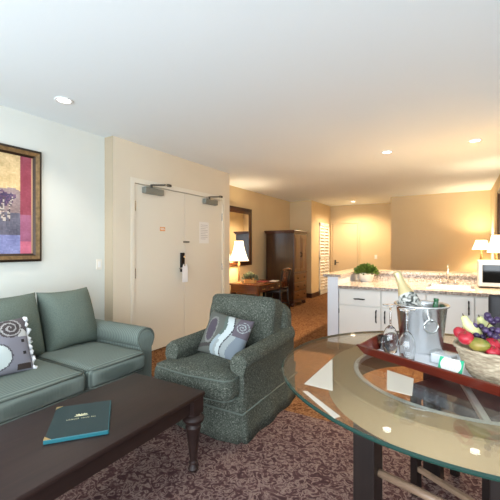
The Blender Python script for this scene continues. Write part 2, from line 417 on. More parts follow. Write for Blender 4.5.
# louvred closet door
ld = struct(link('door_4', bmesh.new(), M['louver']))
bm = bmesh.new(); x0 = CX + .004
for (a, b) in ((9.19, 9.24), (9.565, 9.625), (9.95, 10.0)): box(bm, x0, x0 + .03, a, b, .02, 2.0, .003)
for (a, b) in ((.02, .14), (.98, 1.05), (1.92, 2.0)): box(bm, x0, x0 + .03, 9.19, 10.0, a, b, .003)
link('stile', bm, M['louver'], ld)
bm = bmesh.new()
for (ya, yb) in ((9.24, 9.565), (9.625, 9.95)):
    for (za, zb) in ((.14, .98), (1.05, 1.92)):
        k = int((zb - za) / .082)
        for i in range(k):
            zc = za + (i + .5) * (zb - za) / k
            box(bm, -.004, .004, ya, yb, -.036, .036, mtx=Matrix.Translation((x0 + .014, 0, zc)) @ Matrix.Rotation(math.radians(-40), 4, 'Y'))
link('louver_slats', bm, M['louver'], ld)
link('door_knob', T([(x0 + .03, 9.60, .95), (x0 + .05, 9.60, .95), (x0 + .062, 9.60, .95)], [.008, .014, .009], 12), M['gold'], ld)

# recessed lights
def downlight(x, y, label, watts, col, r=.052, cone=116):
    t = thing('recessed_light', label, 'ceiling light', (x, y, CEIL), 0, 'recessed ceiling lights')
    bm = L([(r, -.002), (r + .018, -.002), (r + .022, -.006), (r + .018, -.010), (r, -.008)], 32, cap=False)
    link('trim_ring', bm, M['white_gloss'], t, True)
    link('lens', L([(0, -.004), (r, -.003), (r, -.001), (0, -.001)], 32, cap=False), M['down_lens'], t, True)
    l = bpy.data.lights.new('downlight', 'SPOT'); l.energy = watts; l.color = col; l.spot_size = math.radians(cone); l.spot_blend = .7; l.shadow_soft_size = .06
    lo = bpy.data.objects.new('downlight_lamp', l); C.objects.link(lo); lo.location = (x, y, CEIL - .03)
WARM = (1, .77, .50)
downlight(-2.834, 1.731, 'round recessed ceiling light above the sofa, at the left of the photo', 26, (1, .9, .76))
downlight(-.778, 4.79, 'recessed ceiling light left of its neighbour above the kitchen counter', 270, WARM)
downlight(.179, 4.79, 'recessed ceiling light nearest the right edge, above the sink end of the counter', 270, WARM)
downlight(-2.387, 9.43, 'small far recessed ceiling light in front of the plain door', 140, WARM, cone=155)

# ------------------------------------------------------------------ picture on the left wall
t = thing('framed_painting', 'bronze framed print of violet flowers with a pink side band on the left wall', 'picture', (LX, 1.24, 1.69))
W2, H2, fw = .605, .515, .075
def mould(bm, w, h, a, b, d0, d1):
    """one mitred moulding ring: outer inset a, inner inset b, heights d0 (outer) d1 (inner) along +X"""
    def ring(ins, d): return [bm.verts.new((d, sx * (w - ins), sz * (h - ins))) for sx, sz in ((-1, -1), (1, -1), (1, 1), (-1, 1))]
    r1, r2, r0 = ring(a, d0), ring(b, d1), ring(a, .002)
    r3 = ring(b, .002)
    for p, q in ((r0, r1), (r1, r2), (r2, r3)):
        for k in range(4): bm.faces.new((p[k], p[(k + 1) % 4], q[(k + 1) % 4], q[k]))
    bmesh.ops.recalc_face_normals(bm, faces=bm.faces[:])
    return bm
link('outer_moulding', mould(bmesh.new(), W2, H2, 0, .022, .030, .042), M['bronze_dark'], t)
link('frame', mould(bmesh.new(), W2, H2, .022, .055, .040, .030), M['bronze'], t)
link('inner_moulding', mould(bmesh.new(), W2, H2, .055, fw, .032, .018), M['bronze_dark'], t)
bm = bmesh.new(); lay = bm.loops.layers.color.new('Pattern'); n1, n2 = 90, 80
cw, ch = W2 - fw, H2 - fw
def art(u, v):
    nz = noise.noise(Vector((u * 5, v * 5, 1))); nf = noise.noise(Vector((u * 26, v * 26, 4)))
    if u > .80 and u < .975:
        b = (146, 66, 84) if v > -.2 else (160, 96, 126)
        if v < -.75: b = (205, 110, 135)
        return lin(*[max(0, min(255, c + 18 * nz + 10 * nf)) for c in b])
    if u >= .975: return lin(190, 150, 120)
    if v > .28 + .1 * nz: b = (214, 186, 138)
    elif v > -.18: b = (150, 130, 130)
    elif v > -.62: b = (104, 102, 118)
    else: b = (136, 140, 186)
    # flower heads and stalks
    best = 9
    for (fu, fv, fr) in FL:
        dd = math.hypot((u - fu) * 1.1, v - fv) / fr * (1 + .5 * nf)
        if dd < 1: b = (72, 60, 92) if nf > -.1 else (112, 84, 112)
        if abs(u - fu - .04 * math.sin(v * 6 + fu * 9)) < .016 and -.35 < v < fv: b = (188, 178, 168) if nf > 0 else (96, 84, 92)
    return lin(*[max(0, min(255, c + 22 * nz + 22 * nf)) for c in b])
FL = [(-.9 + .088 * i + random.uniform(-.03, .03), .14 + random.uniform(-.24, .28), random.uniform(.07, .12)) for i in range(19)]
g = [[bm.verts.new((.016, -(-cw + 2 * cw * i / n1) * -1, -ch + 2 * ch * j / n2)) for j in range(n2 + 1)] for i in range(n1 + 1)]
for i in range(n1):
    for j in range(n2):
        f = bm.faces.new((g[i][j], g[i + 1][j], g[i + 1][j + 1], g[i][j + 1]))
        c = art(-1 + 2 * (i + .5) / n1, -1 + 2 * (j + .5) / n2)
        for lp in f.loops: lp[lay] = c
link('printed_picture', bm, M['paint'], t)
link('backing_board', B(.001, .014, -cw - .01, cw + .01, -ch - .01, ch + .01), M['bronze_dark'], t)

# ------------------------------------------------------------------ sofa
t = thing('sofa', 'sage green two-seat sofa with rolled arms against the pale left wall', 'sofa', (0, 0, 0))
bm = bmesh.new()
box(bm, -3.34, -2.25, .80, 2.06, .08, .34, .02)
link('base', bm, M['sage'], t, 'auto')
bm = puffy(.10, .68, .30, .07, (.01, 0, .01)); bmesh.ops.transform(bm, matrix=Matrix.Translation((-3.24, 1.43, .48)), verts=bm.verts[:])
link('back_frame', bm, M['sage_back'], t, True)
def sofa_arm(y):
    bm = bmesh.new(); n = 26; prof = []
    for k in range(n):                                    # rolled profile in YZ
        a = -PI * .25 + (PI * 1.5) * k / (n - 1)
        prof.append((.092 * math.cos(a), .535 + .09 * math.sin(a)))
    prof = [(.06, .06)] + prof + [(-.06, .06)]
    xs = [-3.28, -3.26, -2.36, -2.29, -2.268]; ins = [.9, 1, 1, 1, .90]
    rings = [[bm.verts.new((x, y + p * s, .30 + (q - .30) * (s if s < 1 else 1))) for p, q in prof] for x, s in zip(xs, ins)]
    for a, b in zip(rings, rings[1:]):
        for k in range(len(prof)):
            k2 = (k + 1) % len(prof); bm.faces.new((a[k], a[k2], b[k2], b[k]))
    bm.faces.new(rings[0]); bm.faces.new(rings[-1][::-1])
    bmesh.ops.recalc_face_normals(bm, faces=bm.faces[:])
    return bm
for y in (2.11, .70):
    a = link('armrest', sofa_arm(y), M['sage'], t, 'auto')
    bm = bmesh.new(); pts = []
    for k in range(25):
        an = -PI * .25 + PI * 1.5 * k / 24; pts.append((-2.272, y + .086 * math.cos(an), .535 + .084 * math.sin(an)))
    link('piping', tube(bm, pts, .006, 6), M['piping'], a, True)
for i, (y0, y1) in enumerate(((1.505, 2.03), (.79, 1.497))):
    bm = puffy(.29 + .07, (y1 - y0) / 2, .075, .045, (.012, 0, .022), wob=.004, seed=i)
    bmesh.ops.transform(bm, matrix=Matrix.Translation((-2.53, (y0 + y1) / 2, .385)), verts=bm.verts[:])
    c = link('seat_cushion', bm, M['sage'], t, True)
    bm = bmesh.new(); ym, hy = (y0 + y1) / 2, (y1 - y0) / 2 - .008
    for z in (.450, .322): tube(bm, [(-2.85, ym + hy, z), (-2.21, ym + hy, z), (-2.178, ym + hy - .035, z), (-2.168, ym, z), (-2.178, ym - hy + .035, z), (-2.21, ym - hy, z), (-2.85, ym - hy, z)], .006, 6)
    link('piping', bm, M['piping'], c, True)
for i, (yc, w, rz) in enumerate(((1.825, .475, .05), (1.30, .58, .03))):
    bm = pillow(w, .52, .30, n=26)
    bmesh.ops.transform(bm, matrix=Matrix.Translation((-2.92, yc, .685)) @ Matrix.Rotation(PI / 2 + rz, 4, 'Z') @ Matrix.Rotation(math.radians(-17), 4, 'X'), verts=bm.verts[:])
    link('back_cushion', bm, M['sage_back'], t, True)
bm = bmesh.new()
for (x, y) in ((-2.30, .85), (-2.30, 2.15), (-3.26, .85), (-3.26, 2.15)):
    link('foot', lathe(bmesh.new(), [(.022, 0), (.03, .085)], 12, x, y), M['espresso'], t)
bm.free()

DKP, GRY, LGT, WHT, BLU = (62, 54, 60), (100, 100, 98), (140, 146, 146), (176, 184, 184), (108, 116, 124)
def spiral(u, v, cu, cv, r):
    x, y = (u - cu) / r, (v - cv) / r; d = math.hypot(x, y)
    if d > 1: return None
    return ((d * 2.4 - math.atan2(y, x) / (2 * PI)) % 1) < .34
def pat_chair(u, v):
    w = .16 * math.sin(v * 3.0 + .4)
    if u > .42 + .1 * v and v > .1:
        s = spiral(u, v, .74, .55, .26)
        if s: return lin(*LGT)
        if u > .45: return lin(86, 78, 86)
    if -.02 + w < u < .26 + w: return lin(*(WHT if v > -.2 or u > .1 + w else LGT))
    if .26 + w <= u < .31 + w: return lin(52, 48, 54)
    if .31 + w <= u < .56 + w: return lin(*(LGT if v < .55 else GRY))
    if u >= .56 + w: return lin(*BLU)
    e = ((u + .52) / .22) ** 2 + ((v - .12) / .52) ** 2
    if e < 1: return lin(70, 62, 72)
    if e < 1.5: return lin(112, 112, 108)
    if -.16 + w < u < -.02 + w: return lin(*( (80, 92, 86) if v > 0 else (140, 152, 156)))
    if abs(v + .62 - .35 * (u + .6)) < .09: return lin(58, 54, 52)
    return lin(84, 86, 80)
def pat_sofa(u, v):
    s = spiral(u, v, .42, .62, .36)
    if s is not None and v > .2 and u < .8: return lin(*((170, 168, 168) if s else (74, 66, 68)))
    d = math.hypot((u + .12) / .62, (v + .35) / .62)
    if d < .72: return lin(198, 206, 204)
    if d < .80: return lin(86, 84, 90)
    if .68 < u < .78 and (abs(v - .1) < .06 or abs(v + .35) < .06): return lin(44, 40, 40)
    if .45 < u < .9 and -.92 < v < -.72: return lin(62, 50, 46)
    if v > .25 and u > .62: return lin(196, 198, 198) if u + v < 1.35 else lin(90, 84, 88)
    if u < -.3 and v > .1: return lin(120, 122, 120)
    return lin(132, 130, 140)
t = thing('throw_pillow', 'grey patterned throw pillow with a pale scroll and white fringe on the sofa', 'pillow', (-2.575, 1.10, .455), PI / 2 - .05)
pm = Matrix.Translation((0, 0, .185)) @ Matrix.Rotation(math.radians(-22), 4, 'X')
bm = pillow(.44, .375, .15, pat_sofa); bmesh.ops.transform(bm, matrix=pm, verts=bm.verts[:])
link('cover', bm, M['pattern'], t, True)
for s in (-1, 1):
    bm = bmesh.new(); pts = []; rs = []
    for k in range(31):
        v = -1 + 2 * k / 30
        pts.append(pm @ Vector((s * (.212 + .012 * math.sin(v * 17)), .010 * math.cos(v * 23), v * .18))); rs.append(.015 + .006 * math.sin(v * 29))
    link('fringe', tube(bm, pts, rs, 8), M['linen'], t, True)
t = thing('throw_pillow', 'grey and white swirl throw pillow leaning on the armchair back', 'pillow', (-1.57, 2.27, .438), math.radians(-2))
pm = Matrix.Translation((0, 0, .165)) @ Matrix.Rotation(math.radians(-26), 4, 'X') @ Matrix.Rotation(math.radians(7), 4, 'Y')
bm = pillow(.43, .35, .14, pat_chair); bmesh.ops.transform(bm, matrix=pm, verts=bm.verts[:])
link('cover', bm, M['pattern'], t, True)

# ------------------------------------------------------------------ armchair
t = thing('armchair', 'green chenille slipcovered armchair with a skirt behind the coffee table', 'armchair', (0, 0, 0))
X0, X1, Y0, Y1 = -1.985, -1.215, 1.95, 2.86
# skirt: wavy band with pleats at corners
bm = bmesh.new(); per = []
def side(ax, ay, bx, by, n):
    for k in range(n):
        f = k / n; per.append((ax + (bx - ax) * f, ay + (by - ay) * f, f))
side(X0, Y0, X1, Y0, 40); side(X1, Y0, X1, Y1, 40); side(X1, Y1, X0, Y1, 30); side(X0, Y1, X0, Y0, 40)
rings = []
cxm, cym = (X0 + X1) / 2, (Y0 + Y1) / 2
for z, fl in ((.0, .022), (.08, .016), (.18, .006), (.27, 0), (.30, 0)):
    ring = []
    for (x, y, f) in per:
        d = Vector((x - cxm, y - cym, 0)); d.normalize()
        wv = .010 * math.sin(f * 2 * PI * 3) * (1 - z / .3) + (-.06 * math.exp(-((min(f, 1 - f)) / .03) ** 2) * (1 - z / .32))
        ring.append(bm.verts.new((x + d.x * (fl + wv), y + d.y * (fl + wv), z + .004)))
    rings.append(ring)
for a, b in zip(rings, rings[1:]):
    for k in range(len(per)): bm.faces.new((a[k], a[(k + 1) % len(per)], b[(k + 1) % len(per)], b[k]))
bm.faces.new(rings[-1]); bm.faces.new(rings[0][::-1])
sk = link('skirt', bm, M['chenille'], t, True)
bm = bmesh.new(); q = [(X0, Y0), (X1, Y0), (X1, Y1), (X0, Y1), (X0, Y0)]
tube(bm, [(x + (.004 if x > -1.6 else -.004), y + (.004 if y > 2.4 else -.004), .205) for x, y in q], .007, 6)
link('piping', bm, M['piping'], sk, True)
for x, s in ((-1.872, -1), (-1.272, 1)):
    bm = bmesh.new(); n = 20; prof = []
    for k in range(n):
        a = -PI * .2 + PI * 1.4 * k / (n - 1); prof.append((.068 * math.cos(a), .522 + .066 * math.sin(a)))
    prof = [(.060, .27)] + prof + [(-.060, .27)]
    ys = [1.985, 1.995, 2.03, 2.3, 2.6, 2.8]; sc = [.86, .96, 1, 1, 1, 1]; up = [0, 0, 0, .005, .02, .05]
    rings = [[bm.verts.new((x + p * c, yy, .29 + (qz - .29) * (c if c < 1 else 1) + u * (qz - .29) / .3)) for p, qz in prof] for yy, c, u in zip(ys, sc, up)]
    for a, b in zip(rings, rings[1:]):
        for k in range(len(prof)): bm.faces.new((a[k], a[(k + 1) % len(prof)], b[(k + 1) % len(prof)], b[k]))
    bm.faces.new(rings[0]); bm.faces.new(rings[-1][::-1]); bmesh.ops.recalc_face_normals(bm, faces=bm.faces[:])
    link('armrest', bm, M['chenille'], t, 'auto')
bm = puffy(.36, .10, .26, .09, (0, .01, .02), wob=.006, seed=5)
bmesh.ops.transform(bm, matrix=Matrix.Translation((-1.60, 2.76, .55)) @ Matrix.Rotation(math.radians(-6), 4, 'X'), verts=bm.verts[:])
link('back_frame', bm, M['chenille'], t, True)
# T-shaped seat cushion
bm = puffy(.338, .36, .085, .06, (0, .02, .022), n=24, wob=.008, seed=2)
for v in bm.verts:
    if v.co.y > -.20: v.co.x *= .66 if v.co.y > -.14 else .66 + .34 * (-.14 - v.co.y) / .06
bmesh.ops.transform(bm, matrix=Matrix.Translation((-1.597, 2.20, .37)), verts=bm.verts[:])
sc_ = link('seat_cushion', bm, M['chenille'], t, True)
bm = bmesh.new()
for z in (.435, .305): tube(bm, [(-1.93, 1.99, z), (-1.93, 1.90, z), (-1.89, 1.858, z), (-1.60, 1.828, z), (-1.30, 1.858, z), (-1.262, 1.90, z), (-1.262, 1.99, z)], .006, 6)
link('piping', bm, M['piping'], sc_, True)
bm = puffy(.325, .10, .225, .05, (0, .05, .012), n=22, wob=.010, seed=9)
bmesh.ops.transform(bm, matrix=Matrix.Translation((-1.60, 2.60, .655)) @ Matrix.Rotation(math.radians(-12), 4, 'X'), verts=bm.verts[:])
link('back_cushion', bm, M['chenille'], t, True)

# ------------------------------------------------------------------ coffee table and folder
t = thing('coffee_table', 'long dark brown coffee table with turned legs before the sofa', 'coffee table', (0, 0, 0))
box_ = B(-1.865, -1.275, .35, 1.64, .432, .46, .008); link('tabletop', box_, M['espresso'], t, 'auto')
bm = bmesh.new()
for (a, b, c, d) in ((-1.825, -1.80, .40, 1.59), (-1.34, -1.315, .40, 1.59), (-1.825, -1.315, .40, .425), (-1.825, -1.315, 1.575, 1.60)): box(bm, a, b, c, d, .345, .432)
link('apron', bm, M['espresso'], t)
for (x, y) in ((-1.325, 1.59), (-1.815, 1.59), (-1.325, .40), (-1.815, .40)):
    bm = lathe(bmesh.new(), [(a_ * 1.3, b_) for a_, b_ in ((.012, 0), (.019, .004), (.024, .018), (.019, .034), (.014, .044), (.020, .050), (.020, .056), (.015, .064), (.018, .09), (.024, .17), (.031, .235), (.036, .262), (.030, .278), (.036, .284), (.047, .298), (.050, .312), (.045, .326), (.034, .334), (.034, .345))], 24, x, y)
    box(bm, x - .042, x + .042, y - .042, y + .042, .34, .432)
    link('leg', bm, M['espresso'], t, 'auto')
fc = Vector((-1.565, 1.04, .46)); fr = math.atan2(1.042 - .846, -1.357 + 1.512)      # long edge direction near side
t = thing('menu_folder', 'dark teal folder with brass corners and gilt lettering on the coffee table', 'folder', fc, fr - math.radians(1))
w, h = .128, .165
link('pages', B(-w + .004, w - .006, -h + .006, h - .006, .004, .014), M['page'], t)
bm = bmesh.new(); box(bm, -w, w, -h, h, .014, .019, .002); box(bm, -w, w, -h, h, 0, .004, .001)
link('cover', bm, M['teal'], t)
bm = bmesh.new(); box(bm, -w - .001, w + .001, -h - .003, -h + .006, .0005, .0185, .002)
box(bm, w - .006, w + .003, -h, h, .0005, .0185, .002)
link('binding', bm, M['teal_edge'], t)
for (sx, sy) in ((-1, -1), (-1, 1)):
    p = [(sx * (w + .001), sy * (h + .001)), (sx * (w - .028), sy * (h + .001)), (sx * (w + .001), sy * (h - .028))]
    link('metal_corner', prism(bmesh.new(), p, .013, .0205), M['gold'], t)
bm = bmesh.new()                                             # emblem: small crown-like sprig, then two rows of script strokes
for k in range(5):
    a = (k - 2) * .5
    tube(bm, [(0, .028, .0195), (.030 * math.sin(a), .028 + .022 * math.cos(a) * .8, .0197)], .0022, 5)
box(bm, -.030, .030, .022, .026, .019, .0197)
link('emblem', bm, M['gilt'], t)
bm = bmesh.new(); x = -.062
rr = random.Random(3)
while x < .062:
    hh = rr.choice((.006, .006, .010)); wd = rr.uniform(.003, .006)
    if abs(x + .004) > .004 and abs(x - .040) > .004: box(bm, x, x + wd * .5, -.006, -.006 + hh, .019, .0197); box(bm, x, x + wd, -.006, -.0045, .019, .0197)
    x += wd + .002
link('gilt_lettering', bm, M['gilt'], t)

# ------------------------------------------------------------------ desk corner
t = thing('writing_desk', 'reddish wood writing desk under the dark framed mirror', 'desk', (0, 0, 0))
link('desktop', B(-3.82, -3.13, 5.62, 6.78, .585, .615, .010), M['cherry'], t, 'auto')
link('end_panel', B(-3.78, -3.18, 5.66, 5.69, .44, .585), M['cherry'], t)
link('end_panel', B(-3.78, -3.18, 6.71, 6.74, .44, .585), M['cherry'], t)
link('back_panel', B(-3.78, -3.755, 5.69, 6.71, .44, .585), M['mahogany'], t)
for (y0, y1) in ((5.70, 6.02), (6.04, 6.36), (6.38, 6.70)):
    d = link('drawer', B(-3.72, -3.175, y0, y1, .46, .58, .004), M['mahogany'], t)
    link('drawer_pull', T([(-3.17, (y0 + y1) / 2 - .04, .52), (-3.15, (y0 + y1) / 2 - .03, .515), (-3.15, (y0 + y1) / 2 + .03, .515), (-3.17, (y0 + y1) / 2 + .04, .52)], .006, 6), M['gold'], d)
for (x, y) in ((-3.215, 5.695), (-3.745, 5.695), (-3.215, 6.705), (-3.745, 6.705)):
    bm = lathe(bmesh.new(), [(.018, 0), (.024, .03), (.018, .05), (.022, .25), (.032, .36), (.026, .39), (.034, .40)], 16, x, y); box(bm, x - .034, x + .034, y - .034, y + .034, .40, .47)
    link('leg', bm, M['mahogany'], t, 'auto')
def shade_bm(r0, r1, h, pleats=0, flare=1.6, n=48):
    bm = bmesh.new(); rings = []
    for k in range(11):
        f = k / 10; r = r1 + (r0 - r1) * (1 - f) ** flare
        rings.append([bm.verts.new((r * (1 + .02 * math.cos(pleats * 2 * PI * i / n)) * math.cos(2 * PI * i / n), r * (1 + .02 * math.cos(pleats * 2 * PI * i / n)) * math.sin(2 * PI * i / n), f * h)) for i in range(n)])
    for a, b in zip(rings, rings[1:]):
        for i in range(n): bm.faces.new((a[i], a[(i + 1) % n], b[(i + 1) % n], b[i]))
    return bm
def point(x, y, z, w, col, r=.05):
    l = bpy.data.lights.new('bulb_light', 'POINT'); l.energy = w; l.color = col; l.shadow_soft_size = r
    o = bpy.data.objects.new('bulb_light', l); C.objects.link(o); o.location = (x, y, z)
LW = (1, .77, .50)
def lamp(x, y, z, label, r0, r1, sh, zs, watts, base_prof, bmat, flare=1.6, ribs=True):
    t = thing('table_lamp', label, 'lamp', (x, y, z))
    link('base', L(base_prof, 24), bmat, t, 'auto')
    top = base_prof[-1][1]
    link('socket', L([(.012, top), (.012, zs + .06), (.008, zs + .06)], 12), M['gold'], t)
    s = link('lamp_shade', shade_bm(r0, r1, sh, 8 if ribs else 0, flare), M['shade'], t, True, loc=(0, 0, zs))
    for rt, zt in ((r0, 0), (r1, sh)):
        link('shade_trim', L([(rt, zt - .004), (rt + .004, zt), (rt, zt + .004)], 48, cap=False), M['box_wood'], s, True)
    link('bulb', L([(0, zs + .05), (.02, zs + .07), (.03, zs + .10), (.02, zs + .13), (0, zs + .14)], 12), M['down_lens'], t, True)
    point(x, y, z + zs + sh * .62, watts, LW)
    return t
lamp(-3.65, 5.75, .615, 'glowing bell shaded lamp with an amber column on the desk', .19, .085, .39, .435, 38,
     [(.07, 0), (.07, .012), (.05, .02), (.022, .035), (.018, .05), (.024, .07), (.020, .20), (.016, .32), (.026, .36), (.014, .40), (.012, .415)], M['amber'])
def foliage(bm, cx, cy, cz, rx, ry, rz_, n, s, seed, up=.0):
    r = random.Random(seed)
    for _ in range(n):
        th, ph = r.uniform(0, 2 * PI), math.acos(r.uniform(-.15, 1))
        k = r.uniform(.55, 1.0)
        d = Vector((math.sin(ph) * math.cos(th), math.sin(ph) * math.sin(th), math.cos(ph)))
        p = Vector((cx + rx * d.x * k, cy + ry * d.y * k, cz + rz_ * d.z * k))
        q = (d + Vector((r.uniform(-.6, .6), r.uniform(-.6, .6), r.uniform(-.3, .6) + up))).normalized()
        a = q.cross(Vector((r.uniform(-1, 1), r.uniform(-1, 1), r.uniform(-1, 1)))).normalized()
        l = s * r.uniform(.7, 1.3); w_ = l * .32; nn = q.cross(a) * l * .08
        v = [bm.verts.new(c) for c in (p, p + q * l * .5 + a * w_ + nn, p + q * l, p + q * l * .5 - a * w_ + nn)]
        bm.faces.new(v)
    return bm
t = thing('planter_box', 'blond wood box of grey-green leaves on the desk beside the lamp', 'plant', (-3.50, 5.93, .615), .1)
bm = bmesh.new(); box(bm, -.10, .10, -.055, .055, 0, .012)
for (a, b, c, d) in ((-.10, .10, -.055, -.045), (-.10, .10, .045, .055), (-.10, -.09, -.045, .045), (.09, .10, -.045, .045)): box(bm, a, b, c, d, .012, .095)
link('box', bm, M['box_wood'], t)
link('soil', B(-.09, .09, -.045, .045, .012, .082), M['soil'], t)
link('foliage', foliage(bmesh.new(), 0, 0, .085, .13, .10, .085, 330, .055, 11), M['leaf_grey'], t)
t = thing('booklet', 'dark red booklet lying on the desk beyond the planter box', 'book', (-3.40, 6.30, .615), .2)
link('cover', B(-.10, .10, -.13, .13, 0, .014, .002), M['red_book'], t); link('pages', B(-.101, .094, -.124, .124, .003, .011), M['page'], t)
t = thing('writing_pad', 'white paper pad lying on the desk near the chair', 'paper', (-3.27, 6.50, .615), .12)
link('sheets', B(-.08, .08, -.11, .11, 0, .006), M['page'], t); link('binding', B(-.081, .081, .10, .112, 0, .008, .001), M['grey_print'], t)
# mirror on the wall above the desk
t = thing('wall_mirror', 'wide dark wood framed mirror on the tan wall above the desk', 'mirror', (MX, 6.05, 1.535), 0)
mw, mh = .515, .60
link('frame', mould(mould(bmesh.new(), mw, mh, 0, .07, .025, .04), mw, mh, .07, .12, .04, .02), M['frame_wood'], t)
link('mirror_glass', B(.004, .016, -mw + .115, mw - .115, -mh + .115, mh - .115), M['mirror'], t)
# armoire
t = thing('armoire', 'tall dark wood armoire with doors above drawers in the alcove corner', 'armoire', (0, 0, 0))
ax0, ax1, ay0, ay1, at = -3.77, -3.09, 7.10, 7.86, 1.66
link('body', B(ax0, ax1, ay0, ay1, .11, at, .006), M['armoire'], t)
bm = bmesh.new(); box(bm, ax0 - .02, ax1 + .025, ay0 - .025, ay1 + .025, at - .03, at, .01); box(bm, ax0 - .03, ax1 + .045, ay0 - .045, ay1 + .045, at, at + .035, .012)
link('cornice', bm, M['mahogany'], t)
link('plinth', B(ax0, ax1 + .012, ay0 - .012, ay1 + .012, .09, .14, .008), M['mahogany'], t)
link('waist_moulding', B(ax1, ax1 + .02, ay0 - .004, ay1 + .004, .72, .75, .006), M['mahogany'], t)
ym = (ay0 + ay1) / 2
for s, (y0, y1) in ((1, (ay0 + .025, ym - .004)), (-1, (ym + .004, ay1 - .025))):
    d = link('door', B(ax1, ax1 + .016, y0, y1, .77, at - .06, .005), M['armoire_lit_front'], t)
    link('door_panel', B(ax1 + .016, ax1 + .024, y0 + .055, y1 - .055, .84, at - .13, .008), M['armoire_lit_front'], d)
    yk = ym - s * .03
    link('door_pull', T([(ax1 + .016, yk, 1.20), (ax1 + .04, yk, 1.18), (ax1 + .04, yk, 1.12), (ax1 + .016, yk, 1.10)], .006, 6), M['iron'], d)
for z0 in (.16, .35, .54):
    d = link('drawer', B(ax1, ax1 + .016, ay0 + .025, ay1 - .025, z0, z0 + .17, .006), M['armoire_lit_front'], t)
    for yk in (ay0 + .19, ay1 - .19):
        link('knob', T([(ax1 + .016, yk, z0 + .085), (ax1 + .03, yk, z0 + .085), (ax1 + .042, yk, z0 + .085)], [.007, .016, .010], 10), M['iron'], d)
for (x, y) in ((ax1 - .05, ay0 + .05), (ax1 - .05, ay1 - .05), (ax0 + .05, ay0 + .05), (ax0 + .05, ay1 - .05)):
    link('foot', lathe(bmesh.new(), [(.035, 0), (.05, .02), (.052, .05), (.04, .09)], 16, x, y), M['mahogany'], t, True)
# desk chair (back is in the YZ plane, faces -X)
t = thing('desk_chair', 'dark wood slat-back chair pulled up to the desk before the armoire', 'chair', (0, 0, 0))
cx, y0, y1 = -3.02, 6.26, 6.67
link('seat', B(cx - .40, cx, y0, y1, .40, .445, .012), M['black_wood'], t, 'auto')
for y in (y0 + .025, y1 - .025):
    bm = tube(bmesh.new(), [(cx + .05, y, 0), (cx, y, .25), (cx - .005, y, .45), (cx + .015, y, .65), (cx + .06, y, .875)], [.02, .022, .024, .02, .016], 8)
    link('rear_leg', bm, M['black_wood'], t, True)
    link('front_leg', T([(cx - .37, y, 0), (cx - .37, y, .40)], [.016, .023], 8), M['black_wood'], t, True)
    link('side_stretcher', T([(cx - .37, y, .16), (cx + .01, y, .16)], .011, 6), M['black_wood'], t, True)
bm = bmesh.new(); pts = [(cx + .06 + .006, y0 + .02 + (y1 - y0 - .04) * k / 8, .86 + .022 * math.sin(PI * k / 8)) for k in range(9)]
link('crest_rail', tube(bm, pts, .022, 8), M['cherry'], t, True)
link('lower_rail', T([(cx + .0, y0 + .03, .50), (cx, y1 - .03, .50)], .014, 8), M['black_wood'], t, True)
for k in range(3):
    y = y0 + .11 + k * .095
    link('back_slat', T([(cx, y, .50), (cx + .018, y, .66), (cx + .058, y, .86)], [.010, .014, .010], 8), M['mahogany'], t, True)

# ------------------------------------------------------------------ kitchen peninsula
CY, CB, CZ = 4.42, 5.40, .825
struct(link('wall_peninsula', B(-1.445, -1.305, CY, CB + .16, 0, .93), M['pony']))
struct(link('wall_splash', B(-1.305, RX, CB + .02, CB + .16, 0, .93), M['pony']))
struct(link('baseboard_peninsula', B(-1.455, -1.30, CY - .012, CB + .17, 0, .09, .003), M['brown_base']))
bm = bmesh.new(); prism(bm, [(-1.50, CY - .02), (-1.27, CY - .02), (-1.27, CB - .02), (RX, CB - .02), (RX, CB + .42), (-1.50, CB + .42)], .93, .962)
t = tag(link('bar_ledge', bm, M['granite']), 'raised speckled granite ledge wrapping the back of the kitchen counter', 'ledge')
t = tag(link('backsplash', B(-1.27, RX, CB, CB + .02, CZ, .93), M['granite']), 'low speckled granite backsplash strip behind the sink', 'backsplash')
# countertop with a sink cut-out
SX0, SX1, SY0, SY1 = -.30, .16, 4.72, 5.16
bm = bmesh.new()
box(bm, -1.30, SX0, CY - .03, CB, CZ - .036, CZ); box(bm, SX1, RX, CY - .03, CB, CZ - .036, CZ)
box(bm, SX0, SX1, CY - .03, SY0, CZ - .036, CZ); box(bm, SX0, SX1, SY1, CB, CZ - .036, CZ)
tag(link('countertop', bm, M['granite']), 'long speckled granite countertop over the white kitchen cabinets', 'countertop')
t = thing('sink', 'steel drop-in sink in the granite counter', 'sink', ((SX0 + SX1) / 2, (SY0 + SY1) / 2, CZ))
hw, hd = (SX1 - SX0) / 2, (SY1 - SY0) / 2
bm = bmesh.new()
box(bm, -hw - .015, hw + .015, -hd - .015, -hd + .012, 0, .006); box(bm, -hw - .015, hw + .015, hd - .012, hd + .015, 0, .006)
box(bm, -hw - .015, -hw + .012, -hd + .012, hd - .012, 0, .006); box(bm, hw - .012, hw + .015, -hd + .012, hd - .012, 0, .006)
link('rim', bm, M['steel'], t)
bm = bmesh.new(); a, b, c, d = -hw + .012, hw - .012, -hd + .012, hd - .012
box(bm, a, b, c, d, -.15, -.145); box(bm, a, a + .004, c, d, -.145, .002); box(bm, b - .004, b, c, d, -.145, .002); box(bm, a, b, c, c + .004, -.145, .002); box(bm, a, b, d - .004, d, -.145, .002)
link('basin', bm, M['steel'], t)
t = thing('faucet', 'chrome gooseneck faucet standing behind the sink', 'faucet', (-.10, 5.29, CZ))
link('base_plate', B(-.11, .11, -.03, .03, 0, .02, .008), M['chrome'], t)
link('spout', T([(0, 0, .02), (0, 0, .20)] + [(0, -.055 + .055 * math.cos(a), .20 + .055 * math.sin(a)) for a in [PI * k / 10 for k in range(1, 11)]] + [(0, -.11, .16)], .011, 10), M['chrome'], t, True)
